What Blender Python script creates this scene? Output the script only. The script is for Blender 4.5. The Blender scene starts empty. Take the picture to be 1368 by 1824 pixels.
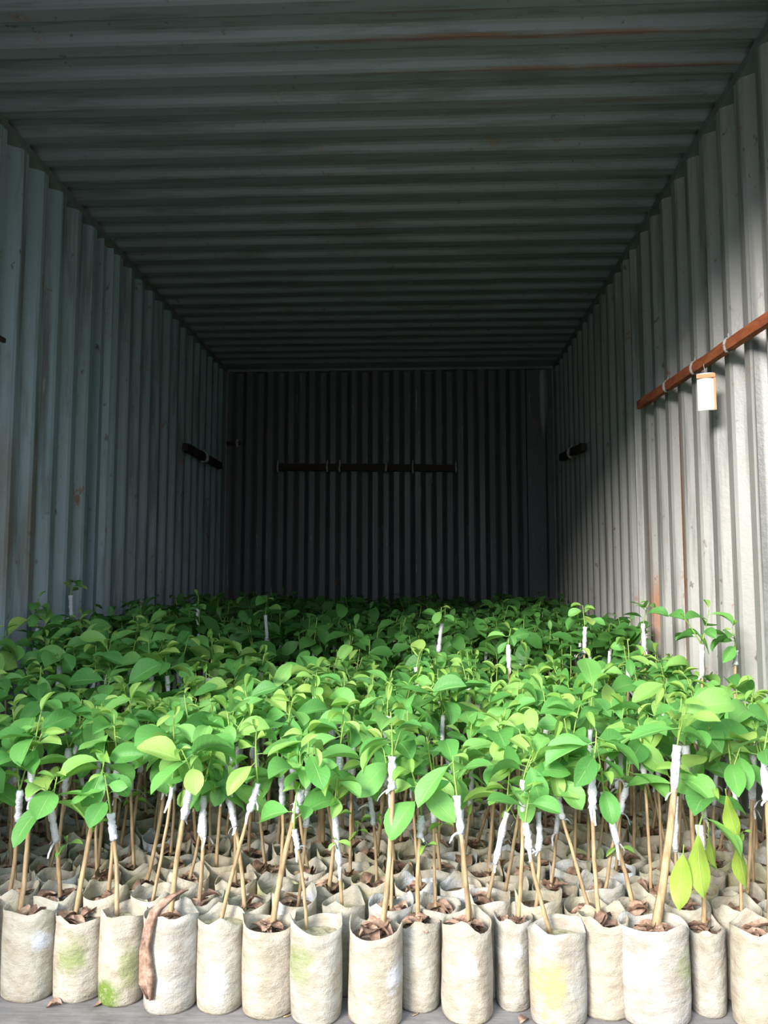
import bpy, math, random
from mathutils import Vector, Matrix, noise

S = bpy.context.scene
COL = S.collection
R = random.Random(11)
PI = math.pi

# ------------------------------------------------------------------ camera
FPX, W, H = 1423.0, 1368, 1824
PITCH = math.atan(127 / FPX)
YAW = math.atan(59 / FPX * math.cos(PITCH))
CZ = 0.83
cd = bpy.data.cameras.new('camera')
cam = bpy.data.objects.new('camera', cd)
COL.objects.link(cam)
cd.sensor_fit = 'VERTICAL'
cd.sensor_height = 24.0
cd.lens = 24.0 * FPX / H
cd.clip_start = 0.02
cam.location = (0, 0, CZ)
cam.rotation_euler = (PI / 2 + PITCH, 0, YAW)
S.camera = cam

_F = Vector((-math.sin(YAW) * math.cos(PITCH), math.cos(YAW) * math.cos(PITCH), math.sin(PITCH)))
_R = Vector((math.cos(YAW), math.sin(YAW), 0))
_U = _R.cross(_F)
CAM = Vector((0, 0, CZ))


def ray(u, v):
    return _F + _R * ((u - W / 2) / FPX) - _U * ((v - H / 2) / FPX)


def at(u, v, x=None, y=None, z=None):
    """point of the photograph's ray on the plane x, y or z = value"""
    r = ray(u, v)
    if y is not None:
        t = y / r.y
    elif x is not None:
        t = x / r.x
    else:
        t = (z - CZ) / r.z
    return CAM + r * t


def px(p):
    d = Vector(p) - CAM
    k = FPX / d.dot(_F)
    return W / 2 + d.dot(_R) * k, H / 2 - d.dot(_U) * k


# ------------------------------------------------------------------ sky, sun, exposure
S.view_settings.view_transform = 'Standard'
S.view_settings.look = 'None'
S.view_settings.exposure = 1.2
S.view_settings.gamma = 1.0
S.view_settings.use_curve_mapping = False
wd = bpy.data.worlds.new('hazy_sky')
S.world = wd
wd.use_nodes = True
wn = wd.node_tree
bgn = wn.nodes['Background']
bgn.inputs['Strength'].default_value = 3.2
_tc = wn.nodes.new('ShaderNodeTexCoord')
_sx = wn.nodes.new('ShaderNodeSeparateXYZ')
_cr = wn.nodes.new('ShaderNodeValToRGB')
# overcast sky: horizon darkened far below the zenith to dim the upper walls
_cr.color_ramp.elements[0].position = 0.0
_cr.color_ramp.elements[0].color = (0.05, 0.056, 0.06, 1)
_cr.color_ramp.elements[1].position = 1.0
_cr.color_ramp.elements[1].color = (0.72, 0.84, 0.98, 1)
wn.links.new(_tc.outputs['Generated'], _sx.inputs[0])
wn.links.new(_sx.outputs['Z'], _cr.inputs[0])
wn.links.new(_cr.outputs[0], bgn.inputs['Color'])
sd = bpy.data.lights.new('sun', 'SUN')
sd.energy = 3.7
sd.angle = math.radians(21)
sd.color = (1.0, 0.95, 0.89)
sun = bpy.data.objects.new('sun', sd)
COL.objects.link(sun)
SUN_DIR = Vector((0.60, 1.0, -0.50)).normalized()
sun.rotation_euler = SUN_DIR.to_track_quat('-Z', 'Y').to_euler()
sun.location = (-3, -5, 5)

# ------------------------------------------------------------------ dimensions
XL, XR, YB, ZC, Y0 = -1.374, 0.976, 5.644, 2.376, 0.85
PIT, DEP = 0.152, 0.043


# ------------------------------------------------------------------ helpers
def tag(o, label=None, cat=None, group=None, kind=None):
    if label: o['label'] = label
    if cat: o['category'] = cat
    if group: o['group'] = group
    if kind: o['kind'] = kind
    return o


def mesh(name, verts, faces, mats, mi=None, smooth=True, uv=None):
    me = bpy.data.meshes.new(name)
    me.from_pydata(verts, [], faces)
    for m in mats: me.materials.append(m)
    if mi: me.polygons.foreach_set('material_index', mi)
    if smooth: me.polygons.foreach_set('use_smooth', [True] * len(me.polygons))
    if uv:
        l = me.uv_layers.new(name='UVMap')
        li = [0] * len(me.loops)
        me.loops.foreach_get('vertex_index', li)
        flat = []
        for i in li: flat += uv[i]
        l.data.foreach_set('uv', flat)
    me.update()
    return me


def link(name, data, parent=None, mat4=None):
    o = bpy.data.objects.new(name, data)
    COL.objects.link(o)
    if parent: o.parent = parent
    if mat4 is not None: o.matrix_local = mat4
    return o


class G:
    """collects geometry of one mesh"""
    def __init__(s): s.v = []; s.f = []; s.m = []

    def add(s, vf, mi=0, M=None):
        v, f = vf
        b = len(s.v)
        s.v += [tuple(M @ Vector(p)) for p in v] if M is not None else [tuple(p) for p in v]
        s.f += [tuple(i + b for i in q) for q in f]
        s.m += [mi] * len(f)
        return s

    def make(s, name, mats, smooth=True): return mesh(name, s.v, s.f, mats, s.m, smooth)


def box(x0, x1, y0, y1, z0, z1):
    v = [(x, y, z) for x in (x0, x1) for y in (y0, y1) for z in (z0, z1)]
    return v, [(0, 1, 3, 2), (4, 6, 7, 5), (0, 4, 5, 1), (2, 3, 7, 6), (0, 2, 6, 4), (1, 5, 7, 3)]


def tube(pts, rad, n=7, cap=True, jit=0.0, rr=None):
    pts = [Vector(p) for p in pts]
    v, f = [], []
    for i, p in enumerate(pts):
        t = (pts[min(i + 1, len(pts) - 1)] - pts[max(i - 1, 0)]).normalized()
        a = Vector((1, 0, 0)) if abs(t.x) < 0.8 else Vector((0, 0, 1))
        a = (a - t * a.dot(t)).normalized()
        b = t.cross(a)
        r = rad[i] if isinstance(rad, (list, tuple)) else rad
        for k in range(n):
            q = 2 * PI * k / n
            r2 = r * (1 + (jit * (rr.random() * 2 - 1) if rr else 0))
            v.append(p + (a * math.cos(q) + b * math.sin(q)) * r2)
    for i in range(len(pts) - 1):
        for k in range(n):
            k2 = (k + 1) % n
            f.append((i * n + k, i * n + k2, (i + 1) * n + k2, (i + 1) * n + k))
    if cap:
        f.append(tuple(range(n - 1, -1, -1)))
        f.append(tuple((len(pts) - 1) * n + k for k in range(n)))
    return v, f


def ribbon(pts, width, side):
    """thin two-sided plastic tail"""
    v, f = [], []
    for i, p in enumerate(pts):
        s = side[i] if isinstance(side, list) else side
        w = width * (1 - 0.6 * i / (len(pts) - 1)) / 2
        v += [Vector(p) - s * w, Vector(p) + s * w]
    for i in range(len(pts) - 1):
        f.append((2 * i, 2 * i + 1, 2 * i + 3, 2 * i + 2))
    return v, f


# ------------------------------------------------------------------ materials
class N:
    def __init__(s, name):
        s.mat = bpy.data.materials.new(name)
        s.mat.use_nodes = True
        s.t = s.mat.node_tree
        s.b = s.t.nodes['Principled BSDF']
        s.out = s.t.nodes['Material Output']

    def n(s, k, **kw):
        x = s.t.nodes.new('ShaderNode' + k)
        for a, b in kw.items(): setattr(x, a, b)
        return x

    def l(s, a, b): s.t.links.new(a, b)

    def put(s, sock, v):
        if hasattr(v, 'is_output'): s.l(v, sock)
        else: sock.default_value = v

    def math(s, op, a, b=0.0, clamp=False):
        x = s.n('Math', operation=op, use_clamp=clamp)
        s.put(x.inputs[0], a); s.put(x.inputs[1], b)
        return x.outputs[0]

    def mix(s, f, a, b, mode='MIX'):
        x = s.n('Mix', data_type='RGBA', blend_type=mode)
        s.put(x.inputs[0], f); s.put(x.inputs[6], a); s.put(x.inputs[7], b)
        return x.outputs[2]

    def coord(s, which='Object', scale=(1, 1, 1), add=None):
        t = s.n('TexCoord')
        m = s.n('Mapping')
        m.inputs['Scale'].default_value = scale
        v = t.outputs[which]
        if add is not None:
            a = s.n('VectorMath', operation='ADD')
            s.l(v, a.inputs[0]); s.l(add, a.inputs[1]); v = a.outputs[0]
        s.l(v, m.inputs[0])
        return m.outputs[0]

    def noise(s, vec, scale, detail=3.0, rough=0.55, out='Fac'):
        x = s.n('TexNoise')
        x.inputs['Scale'].default_value = scale
        x.inputs['Detail'].default_value = detail
        x.inputs['Roughness'].default_value = rough
        s.l(vec, x.inputs['Vector'])
        return x.outputs[out]

    def ramp(s, v, stops):
        x = s.n('ValToRGB')
        e = x.color_ramp.elements
        while len(e) < len(stops): e.new(0.5)
        for i, (p, c) in enumerate(stops):
            e[i].position = p
            e[i].color = (c, c, c, 1) if isinstance(c, (int, float)) else (*c, 1)
        s.put(x.inputs[0], v)
        return x.outputs[0]

    def bump(s, h, strength=0.3, dist=0.002):
        x = s.n('Bump')
        x.inputs['Strength'].default_value = strength
        x.inputs['Distance'].default_value = dist
        s.l(h, x.inputs['Height'])
        s.l(x.outputs[0], s.b.inputs['Normal'])

    def blob(s, c, r):
        """soft ellipsoid mask around c in object space, 1 inside"""
        m = s.coord('Object')
        a = s.n('VectorMath', operation='SUBTRACT'); s.l(m, a.inputs[0]); a.inputs[1].default_value = c
        b = s.n('VectorMath', operation='DIVIDE'); s.l(a.outputs[0], b.inputs[0]); b.inputs[1].default_value = r
        d = s.n('VectorMath', operation='LENGTH'); s.l(b.outputs[0], d.inputs[0])
        return s.ramp(d.outputs['Value'], [(0.55, 1.0), (1.0, 0.0)])

    def set(s, **kw):
        for k, v in kw.items(): s.put(s.b.inputs[k.replace('_', ' ')], v)
        return s


def painted(name, base, along, stains_and_patches=(), rust=0.5, pale=0.0, dirt=(0.10, 0.10, 0.095), patchy=False):
    """old grey container paint; `along` = scale vector that stretches the streaks"""
    m = N(name)
    big = m.noise(m.coord(scale=(1, 1, 1)), 1.6, 4)
    st = m.noise(m.coord(scale=along), 9.0, 5, 0.65)
    fine = m.noise(m.coord(), 60, 4, 0.7)
    c = m.mix(m.ramp(big, [(0.35, 0.0), (0.7, 0.45)]), (*base, 1), (*[b * 0.8 for b in base], 1))
    c = m.mix(m.ramp(st, [(0.50, 0.0), (0.66, 0.75)]), c, (*dirt, 1))
    sp = m.noise(m.coord(scale=(1, 1, 0.7)), 8, 7, 0.78)
    zone = m.noise(m.coord(), 2.3, 2)
    rs = m.math('MULTIPLY', m.ramp(sp, [(0.60, 0.0), (0.64, 1.0)]), m.ramp(zone, [(0.42, 0.0), (0.6, rust)]))
    c = m.mix(rs, c, m.mix(fine, (0.16, 0.07, 0.04, 1), (0.30, 0.13, 0.06, 1)))
    if pale:
        pn = m.noise(m.coord(scale=along), 26, 5, 0.8)
        c = m.mix(m.ramp(pn, [(0.62, 0.0), (0.70, pale)]), c, (0.62, 0.64, 0.65, 1))
    # small chips and scuffs of bare metal
    ch = m.noise(m.coord(scale=(1, 1, 0.6)), 30, 3, 0.6)
    c = m.mix(m.math('MULTIPLY', m.ramp(ch, [(0.66, 0.0), (0.70, 0.8)]), m.ramp(zone, [(0.40, 0.2), (0.6, 1.0)])), c, (0.09, 0.07, 0.06, 1))
    for ctr, rad, k, colr in stains_and_patches:
        f = m.math('MULTIPLY', m.blob(ctr, rad), m.ramp(m.noise(m.coord(scale=along if patchy else (1, 1, .4)), 14, 5, 0.7), [(0.38, 0.0), (0.55, k)] if patchy else [(0.30, k * 0.6), (0.55, k)]))
        c = m.mix(f, c, (*colr, 1))
    m.set(Base_Color=c, Roughness=m.ramp(st, [(0.3, 0.34), (0.8, 0.6)]))
    m.b.inputs['Specular IOR Level'].default_value = 0.6
    m.bump(m.math('ADD', fine, m.math('MULTIPLY', sp, 1.5)), 0.25, 0.003)
    return m.mat


RUST = (0.25, 0.085, 0.03)
PAINT = (0.33, 0.36, 0.36)
M_ceil = painted('ceiling_paint', (0.21, 0.22, 0.245), (0.25, 3, 1), rust=0.55, stains_and_patches=[
    ((0.30, 2.15, ZC), (0.75, 0.016, 0.3), 0.8, (0.20, 0.07, 0.04)),
    ((0.45, 2.30, ZC), (0.70, 0.014, 0.3), 0.8, (0.20, 0.07, 0.04)),
    ((0.05, 2.06, ZC), (0.25, 0.03, 0.3), 0.5, (0.18, 0.08, 0.05)),
    ((0.55, 2.47, ZC), (0.45, 0.014, 0.3), 0.5, (0.20, 0.08, 0.05))], dirt=(0.10, 0.105, 0.10), patchy=True)
rs1 = at(1208, 900, x=XR).y
rs2 = at(1166, 1040, x=XR)
M_right = painted('right_wall_paint', (0.305, 0.30, 0.285), (1, 3, 0.12), rust=0.8, stains_and_patches=[
    ((XR, rs1 - 0.02, 0.95), (0.3, 0.045, 0.95), 1.0, RUST),
    ((XR, rs2.y, rs2.z - 0.1), (0.3, 0.07, 0.20), 0.95, (0.30, 0.12, 0.05)),
    ((XR, at(1147, 900, x=XR).y, 0.9), (0.3, 0.09, 0.9), 0.7, (0.20, 0.15, 0.11)),
    ((XR, at(1346, 800, x=XR).y, 1.1), (0.3, 0.009, 0.9), 0.9, (0.07, 0.075, 0.07)),
    ((XR, 2.72, 1.0), (0.3, 0.02, 0.8), 0.5, (0.25, 0.19, 0.13)),
    ((XR, rs1 + 0.16, 0.8), (0.3, 0.02, 0.7), 0.7, (0.20, 0.11, 0.06))])
M_left = painted('left_wall_paint', (0.27, 0.34, 0.375), (1, 3, 0.15), rust=1.0, pale=0.35, stains_and_patches=[
    ((XL, 2.62, 1.05), (0.3, 0.06, 0.35), 0.7, (0.16, 0.10, 0.06)),
    ((XL, 2.80, 1.0), (0.3, 0.05, 0.35), 0.6, (0.16, 0.10, 0.06)),
    ((XL, at(165, 900, x=XL).y, 0.9), (0.3, 0.03, 0.8), 0.5, (0.22, 0.12, 0.07))])
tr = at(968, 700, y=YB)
M_back_shaded = painted('back_wall_shaded_paint', (0.085, 0.085, 0.09), (3, 1, 0.12), rust=0.5, pale=0.8, stains_and_patches=[  # same grey paint as the side walls, darkened here to carry the shade
    ((tr.x, YB, tr.z), (0.028, 0.3, 0.34), 0.55, (0.55, 0.57, 0.60))])  # pale patchy smear high on the right
M_rail = painted('rail_paint', (0.16, 0.17, 0.17), (1, 1, 1), rust=0.6)

m = N('plywood_floor')
g = m.noise(m.coord(scale=(0.5, 4, 1)), 14, 5, 0.7)
g2 = m.noise(m.coord(), 7, 5, 0.7)
c = m.mix(g, (0.09, 0.085, 0.085, 1), (0.30, 0.28, 0.27, 1))
c = m.mix(m.ramp(g2, [(0.45, 0.0), (0.65, 0.7)]), c, (0.10, 0.085, 0.08, 1))
m.set(Base_Color=c, Roughness=0.85); m.bump(g, 0.5, 0.004)
M_floor = m.mat

m = N('packed_ground')
g = m.noise(m.coord(), 3, 6, 0.7)
m.set(Base_Color=m.mix(g, (0.07, 0.075, 0.06, 1), (0.13, 0.13, 0.11, 1)), Roughness=0.95); m.bump(g, 0.6, 0.03)
M_ground = m.mat

m = N('rusty_bar')
g = m.noise(m.coord(scale=(1, 0.3, 1)), 30, 5, 0.7)
m.set(Base_Color=m.ramp(g, [(0.3, (0.10, 0.035, 0.02)), (0.5, (0.34, 0.085, 0.03)), (0.75, (0.52, 0.18, 0.06))]), Roughness=0.8)
m.bump(g, 0.5, 0.003)
M_rust = m.mat
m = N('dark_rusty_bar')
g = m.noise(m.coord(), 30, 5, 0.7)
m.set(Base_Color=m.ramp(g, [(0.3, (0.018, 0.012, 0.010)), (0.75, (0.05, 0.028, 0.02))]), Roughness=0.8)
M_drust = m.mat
m = N('weld_metal')
m.set(Base_Color=m.mix(m.noise(m.coord(), 60, 4), (0.20, 0.19, 0.18, 1), (0.50, 0.48, 0.45, 1)), Roughness=0.6)
M_weld = m.mat
m = N('tag_paper')
m.set(Base_Color=(0.85, 0.83, 0.80, 1), Roughness=0.6); M_tag = m.mat
m = N('tag_orange_edge')
m.set(Base_Color=(0.75, 0.34, 0.16, 1), Roughness=0.7); M_tag_edge = m.mat


def attr(m, name):
    a = m.n('Attribute', attribute_type='OBJECT', attribute_name=name)
    return a.outputs['Fac']


def bag_material(name, single):
    m = N(name)
    if single:
        oi = m.n('ObjectInfo')
        rv = m.n('CombineXYZ'); m.l(m.math('MULTIPLY', oi.outputs['Random'], 37.0), rv.inputs[0]); m.l(m.math('MULTIPLY', oi.outputs['Random'], 91.0), rv.inputs[1])
        rnd, add = oi.outputs['Random'], rv.outputs[0]
    else:
        cell = m.n('TexVoronoi', feature='F1'); cell.inputs['Scale'].default_value = 10.0
        m.l(m.coord(), cell.inputs['Vector'])
        sx = m.n('SeparateColor'); m.l(cell.outputs['Color'], sx.inputs[0])
        rnd, add = sx.outputs[0], None
    co = m.coord(add=add)
    n1 = m.noise(co, 24, 6, 0.65)
    n2 = m.noise(co, 9, 3)
    weave = m.noise(co, 420, 2, 0.6)
    wr = m.noise(m.coord(scale=(1, 1, 1.5), add=add), 26, 3, 0.5)
    base = m.ramp(rnd, [(0.0, (0.39, 0.345, 0.27)), (0.35, (0.42, 0.38, 0.31)), (0.6, (0.35, 0.335, 0.275)), (0.85, (0.37, 0.355, 0.32)), (1.0, (0.40, 0.385, 0.365))])
    c = m.mix(m.ramp(n1, [(0.4, 0.0), (0.66, 0.75)]), base, (0.26, 0.215, 0.15, 1))
    if single:
        # one stain per bag: where it sits (x, z, size) is a property of the bag
        sa = m.n('Attribute', attribute_type='OBJECT', attribute_name='stain_at')
        sv = m.n('SeparateXYZ'); m.l(sa.outputs['Vector'], sv.inputs[0])
        pv = m.n('SeparateXYZ'); m.l(m.coord(), pv.inputs[0])
        dx = m.math('SUBTRACT', pv.outputs[0], sv.outputs[0])
        dz = m.math('MULTIPLY', m.math('SUBTRACT', pv.outputs[2], sv.outputs[1]), 0.6)
        dd = m.math('DIVIDE', m.math('SQRT', m.math('ADD', m.math('MULTIPLY', dx, dx), m.math('MULTIPLY', dz, dz))), sv.outputs[2])
        dd = m.math('ADD', dd, m.math('MULTIPLY', m.math('SUBTRACT', m.noise(co, 38, 5, 0.75), 0.5), 2.4))
        sh = m.ramp(dd, [(0.35, 1.0), (1.0, 0.0)])
        nn = m.math('MULTIPLY', sh, m.ramp(n2, [(0.35, 0.35), (0.60, 1.0)]))
        c = m.mix(m.math('MULTIPLY', nn, attr(m, 'moss'), True), c, (0.20, 0.235, 0.09, 1))
        c = m.mix(m.math('MULTIPLY', nn, attr(m, 'ochre'), True), c, (0.40, 0.33, 0.15, 1))
        c = m.mix(m.math('MULTIPLY', sh, attr(m, 'lime'), True), c, (0.46, 0.485, 0.54, 1))
        # moss grows on the foot of one front bag
        fo = attr(m, 'mossfoot')
        c = m.mix(m.math('MULTIPLY', m.math('MULTIPLY', m.blob((-0.02, -0.048, 0.02), (0.045, 0.05, 0.045)), m.ramp(m.noise(co, 60, 5, 0.8), [(0.3, 0.2), (0.5, 1.0)])), fo, True), c, (0.12, 0.18, 0.035, 1))
    m.set(Base_Color=c, Roughness=0.9)
    m.b.inputs['Specular IOR Level'].default_value = 0.15
    m.bump(m.math('ADD', m.math('MULTIPLY', wr, 2.2), m.math('MULTIPLY', weave, 0.35)), 0.75, 0.005)
    return m.mat


M_bag = bag_material('bag_fabric', True)
M_bag_far = bag_material('bag_fabric_far', False)
m = N('potting_soil')
g = m.noise(m.coord(), 90, 5, 0.7)
m.set(Base_Color=m.ramp(g, [(0.35, (0.05, 0.032, 0.022)), (0.55, (0.17, 0.115, 0.075)), (0.75, (0.34, 0.27, 0.19))]), Roughness=1.0)
m.bump(g, 0.9, 0.006); M_soil = m.mat
m = N('pale_sandy_soil')
m.set(Base_Color=m.ramp(g2 if False else m.noise(m.coord(), 80, 5, 0.7), [(0.35, (0.16, 0.14, 0.08)), (0.55, (0.36, 0.33, 0.22)), (0.75, (0.46, 0.43, 0.33))]), Roughness=1.0)
M_soil_pale = m.mat
m = N('dry_leaf')
oi = m.n('ObjectInfo')
g = m.noise(m.coord(), 45, 4, 0.7)
m.set(Base_Color=m.ramp(g, [(0.3, (0.08, 0.045, 0.032)), (0.5, (0.26, 0.155, 0.105)), (0.72, (0.48, 0.35, 0.26))]), Roughness=0.75)
M_dry = m.mat
m = N('woody_stem')
g = m.noise(m.coord(scale=(1, 1, 0.25)), 90, 4, 0.6)
m.set(Base_Color=m.ramp(g, [(0.3, (0.22, 0.14, 0.07)), (0.6, (0.42, 0.30, 0.165)), (0.8, (0.52, 0.41, 0.26))]), Roughness=0.65)
m.bump(g, 0.4, 0.002); M_stem = m.mat
m = N('white_graft_tape')
g = m.noise(m.coord(scale=(1, 1, 2.5)), 130, 3, 0.6)
m.set(Base_Color=m.mix(g, (0.36, 0.355, 0.38, 1), (0.80, 0.80, 0.83, 1)), Roughness=0.35)
m.bump(g, 0.7, 0.004); M_tape = m.mat
m = N('green_shoot')
m.set(Base_Color=m.mix(m.noise(m.coord(), 40, 2), (0.16, 0.30, 0.05, 1), (0.30, 0.42, 0.09, 1)), Roughness=0.5)
M_shoot = m.mat


def leaf_material(name, single, stops):
    m = N(name)
    uvn = m.n('UVMap') if single else None
    if single:
        oi = m.n('ObjectInfo'); rnd = oi.outputs['Random']
    else:
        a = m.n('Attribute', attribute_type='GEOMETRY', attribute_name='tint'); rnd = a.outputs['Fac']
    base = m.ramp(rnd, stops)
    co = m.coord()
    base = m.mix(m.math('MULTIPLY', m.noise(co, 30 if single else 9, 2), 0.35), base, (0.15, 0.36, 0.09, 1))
    if single:
        sx = m.n('SeparateXYZ'); m.l(uvn.outputs[0], sx.inputs[0])
        d = m.math('ABSOLUTE', m.math('SUBTRACT', sx.outputs[0], 0.5))
        mid = m.ramp(d, [(0.0, 1.0), (0.035, 0.0)])
        # side veins: stripes running obliquely away from the midrib
        w = m.math('FRACT', m.math('MULTIPLY', m.math('SUBTRACT', sx.outputs[1], m.math('MULTIPLY', d, 0.55)), 8.0))
        vein = m.ramp(m.math('ABSOLUTE', m.math('SUBTRACT', w, 0.5)), [(0.0, 1.0), (0.10, 0.0)])
        vv = m.math('MAXIMUM', mid, m.math('MULTIPLY', vein, 0.35))
        base = m.mix(m.math('MULTIPLY', vv, 0.45), base, (0.45, 0.62, 0.24, 1))
        m.bump(m.math('SUBTRACT', 1.0, vv), 0.5, 0.0015)
    m.set(Base_Color=base, Roughness=0.5)
    m.b.inputs['Specular IOR Level'].default_value = 0.4
    tr = m.n('BsdfTranslucent')
    m.l(m.mix(0.5, base, (0.32, 0.62, 0.08, 1)), tr.inputs['Color'])
    mx = m.n('MixShader'); mx.inputs[0].default_value = 0.38
    m.l(m.b.outputs[0], mx.inputs[1]); m.l(tr.outputs[0], mx.inputs[2])
    m.l(mx.outputs[0], m.out.inputs['Surface'])
    return m.mat


GREEN = [(0.0, (0.085, 0.29, 0.065)), (0.35, (0.13, 0.40, 0.09)), (0.7, (0.23, 0.52, 0.13)), (0.9, (0.33, 0.58, 0.14)), (1.0, (0.42, 0.60, 0.14))]
M_leaf = leaf_material('green_leaf', True, GREEN)
M_leaf_young = leaf_material('young_leaf', True, [(0.0, (0.24, 0.48, 0.09)), (1.0, (0.38, 0.56, 0.13))])
M_leaf_yellow = leaf_material('yellowing_leaf', True, [(0.0, (0.34, 0.50, 0.06)), (1.0, (0.45, 0.52, 0.07))])
M_leaf_far_shaded = leaf_material('far_leaf_shaded', False, [(0.0, (0.035, 0.13, 0.03)), (0.6, (0.055, 0.20, 0.04)), (1.0, (0.11, 0.29, 0.06))])  # same leaf as near; the rear's shade is put into darker greens


# ------------------------------------------------------------------ container shell
def profile(s0, s1, phase, seams=(), DEP=DEP, sl=0.029):
    """list of (s, depth) of a trapezoid corrugation between s0 and s1, depth 0 = proud towards the inside"""
    pts = [(s0, 0.0)]
    k = math.floor((s0 - phase) / PIT) - 1
    segs = []
    while phase + k * PIT < s1:
        a = phase + k * PIT
        w = (PIT - 2 * sl) / 2
        segs.append((a, a + sl, a + sl + w, a + 2 * sl + w))   # slope in, recess, slope out
        k += 1
    for a, b, c_, d in segs:
        if a <= s0 + 0.01 or d >= s1 - 0.01: continue
        if any(x0 < (a + d) / 2 < x1 for x0, x1 in seams): continue
        e = 0.005                                           # rolled bends
        pts += [(a - e, 0.0), (a + e, DEP * e / sl), (b - e, DEP * (1 - e / sl)), (b + e, DEP),
                (c_ - e, DEP), (c_ + e, DEP * (1 - e / sl)), (d - e, DEP * e / sl), (d + e, 0.0)]
    for x0, x1 in seams:
        pts = [p for p in pts if not x0 < p[0] < x1]
        pts += [(x0, 0.0), (x0 + 0.012, DEP * 0.6), (x1 - 0.012, DEP * 0.6), (x1, 0.0)]
    pts.append((s1, 0.0))
    return sorted(pts)


def sheet(pts, make, t0, t1, thick=0.003):
    """closed thin corrugated sheet; make(s, d, t) -> point"""
    v, f = [], []
    n = len(pts)
    for t in (t0, t1):
        for th in (0.0, thick):
            for s, d in pts: v.append(make(s, d + th, t))
    a, b, c_, d_ = 0, n, 2 * n, 3 * n
    for i in range(n - 1):
        f += [(a + i, a + i + 1, c_ + i + 1, c_ + i), (b + i, d_ + i, d_ + i + 1, b + i + 1),
              (a + i, b + i, b + i + 1, a + i + 1), (c_ + i, c_ + i + 1, d_ + i + 1, d_ + i)]
    f += [(a, c_, d_, b), (a + n - 1, b + n - 1, d_ + n - 1, c_ + n - 1)]
    return v, f


def structure(name, vf, mat, smooth=False):
    o = link(name, G().add(vf).make(name, [mat], smooth))
    o['kind'] = 'structure'
    return o


sy = at(1145, 1000, x=XR).y
structure('wall_right', sheet(profile(Y0, YB, 1.158, [(sy - 0.09, sy + 0.07)]), lambda s, d, t: (XR + d, s, t), 0.0, ZC + DEP + 0.01), M_right)
sl = at(187, 700, x=XL).y
structure('wall_left', sheet(profile(Y0, YB, 1.152, [(sl - 0.06, sl + 0.05)]), lambda s, d, t: (XL - d, s, t), 0.0, ZC + DEP + 0.01), M_left)
structure('wall_back', sheet(profile(XL, XR, XL + 0.19, [(XR - 0.20, XR - 0.05)]), lambda s, d, t: (s, YB + d, t), 0.0, ZC + DEP + 0.01), M_back_shaded)
structure('ceiling', sheet(profile(Y0, YB, 1.130, (), 0.024, 0.022), lambda s, d, t: (t, s, ZC + d), XL - DEP - 0.006, XR + DEP + 0.006), M_ceil)
for k, (nm, b) in enumerate([
        ('trim_1', box(XL - 0.05, XL + 0.004, Y0, YB, ZC - 0.028, ZC - 0.001)),
        ('trim_2', box(XR - 0.004, XR + 0.05, Y0, YB, ZC - 0.028, ZC - 0.001)),
        ('trim_3', box(XL, XR, YB - 0.010, YB + 0.05, ZC - 0.018, ZC - 0.001)),
        ('trim_4', box(XL - 0.03, XL + 0.012, YB - 0.012, YB + 0.05, 0, ZC)),
        ('trim_5', box(XR - 0.012, XR + 0.03, YB - 0.012, YB + 0.05, 0, ZC)),
        ('leak_cover_top', box(XL - 0.07, XR + 0.07, Y0, YB + 0.06, ZC + DEP + 0.012, ZC + DEP + 0.03)),  # unseen outer covers added, on top and around, to stop light leaks
        ('leak_cover_left', box(XL - 0.07, XL - DEP - 0.006, Y0, YB + 0.06, -0.15, ZC + 0.08)),
        ('leak_cover_right', box(XR + DEP + 0.006, XR + 0.07, Y0, YB + 0.06, -0.15, ZC + 0.08)),
        ('leak_cover_back', box(XL - 0.07, XR + 0.07, YB + DEP + 0.006, YB + 0.07, -0.15, ZC + 0.08)),
        ('trim_6', box(XL - 0.05, XR + 0.05, Y0 - 0.06, Y0, ZC - 0.01, ZC + 0.10)),
        ('trim_7', box(XL - 0.07, XL, Y0 - 0.06, Y0, -0.15, ZC + 0.10)),
        ('trim_8', box(XR, XR + 0.07, Y0 - 0.06, Y0, -0.15, ZC + 0.10))]):
    structure(nm, b, M_rail)

# floor of plywood sheets laid across the container, joints recessed
fl = structure('floor', box(XL - 0.03, XR + 0.03, Y0, YB + 0.03, -0.15, -0.006), M_rail)
y = Y0
first = None
while y < YB:
    y1 = min(y + 0.61, YB)
    if first is None:
        first = mesh('floor_board', *box(XL, XR, 0.003, 0.607, -0.028, 0.0), [M_floor], smooth=False)
    o = link('floor_board', first if y1 - y > 0.6 else mesh('floor_board', *box(XL, XR, 0.003, y1 - y, -0.028, 0.0), [M_floor], smooth=False), fl, Matrix.Translation((0, y, 0)))
    y += 0.61
gr = structure('ground', box(-14, 14, -16, 20, -0.30, -0.15), M_ground)


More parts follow.
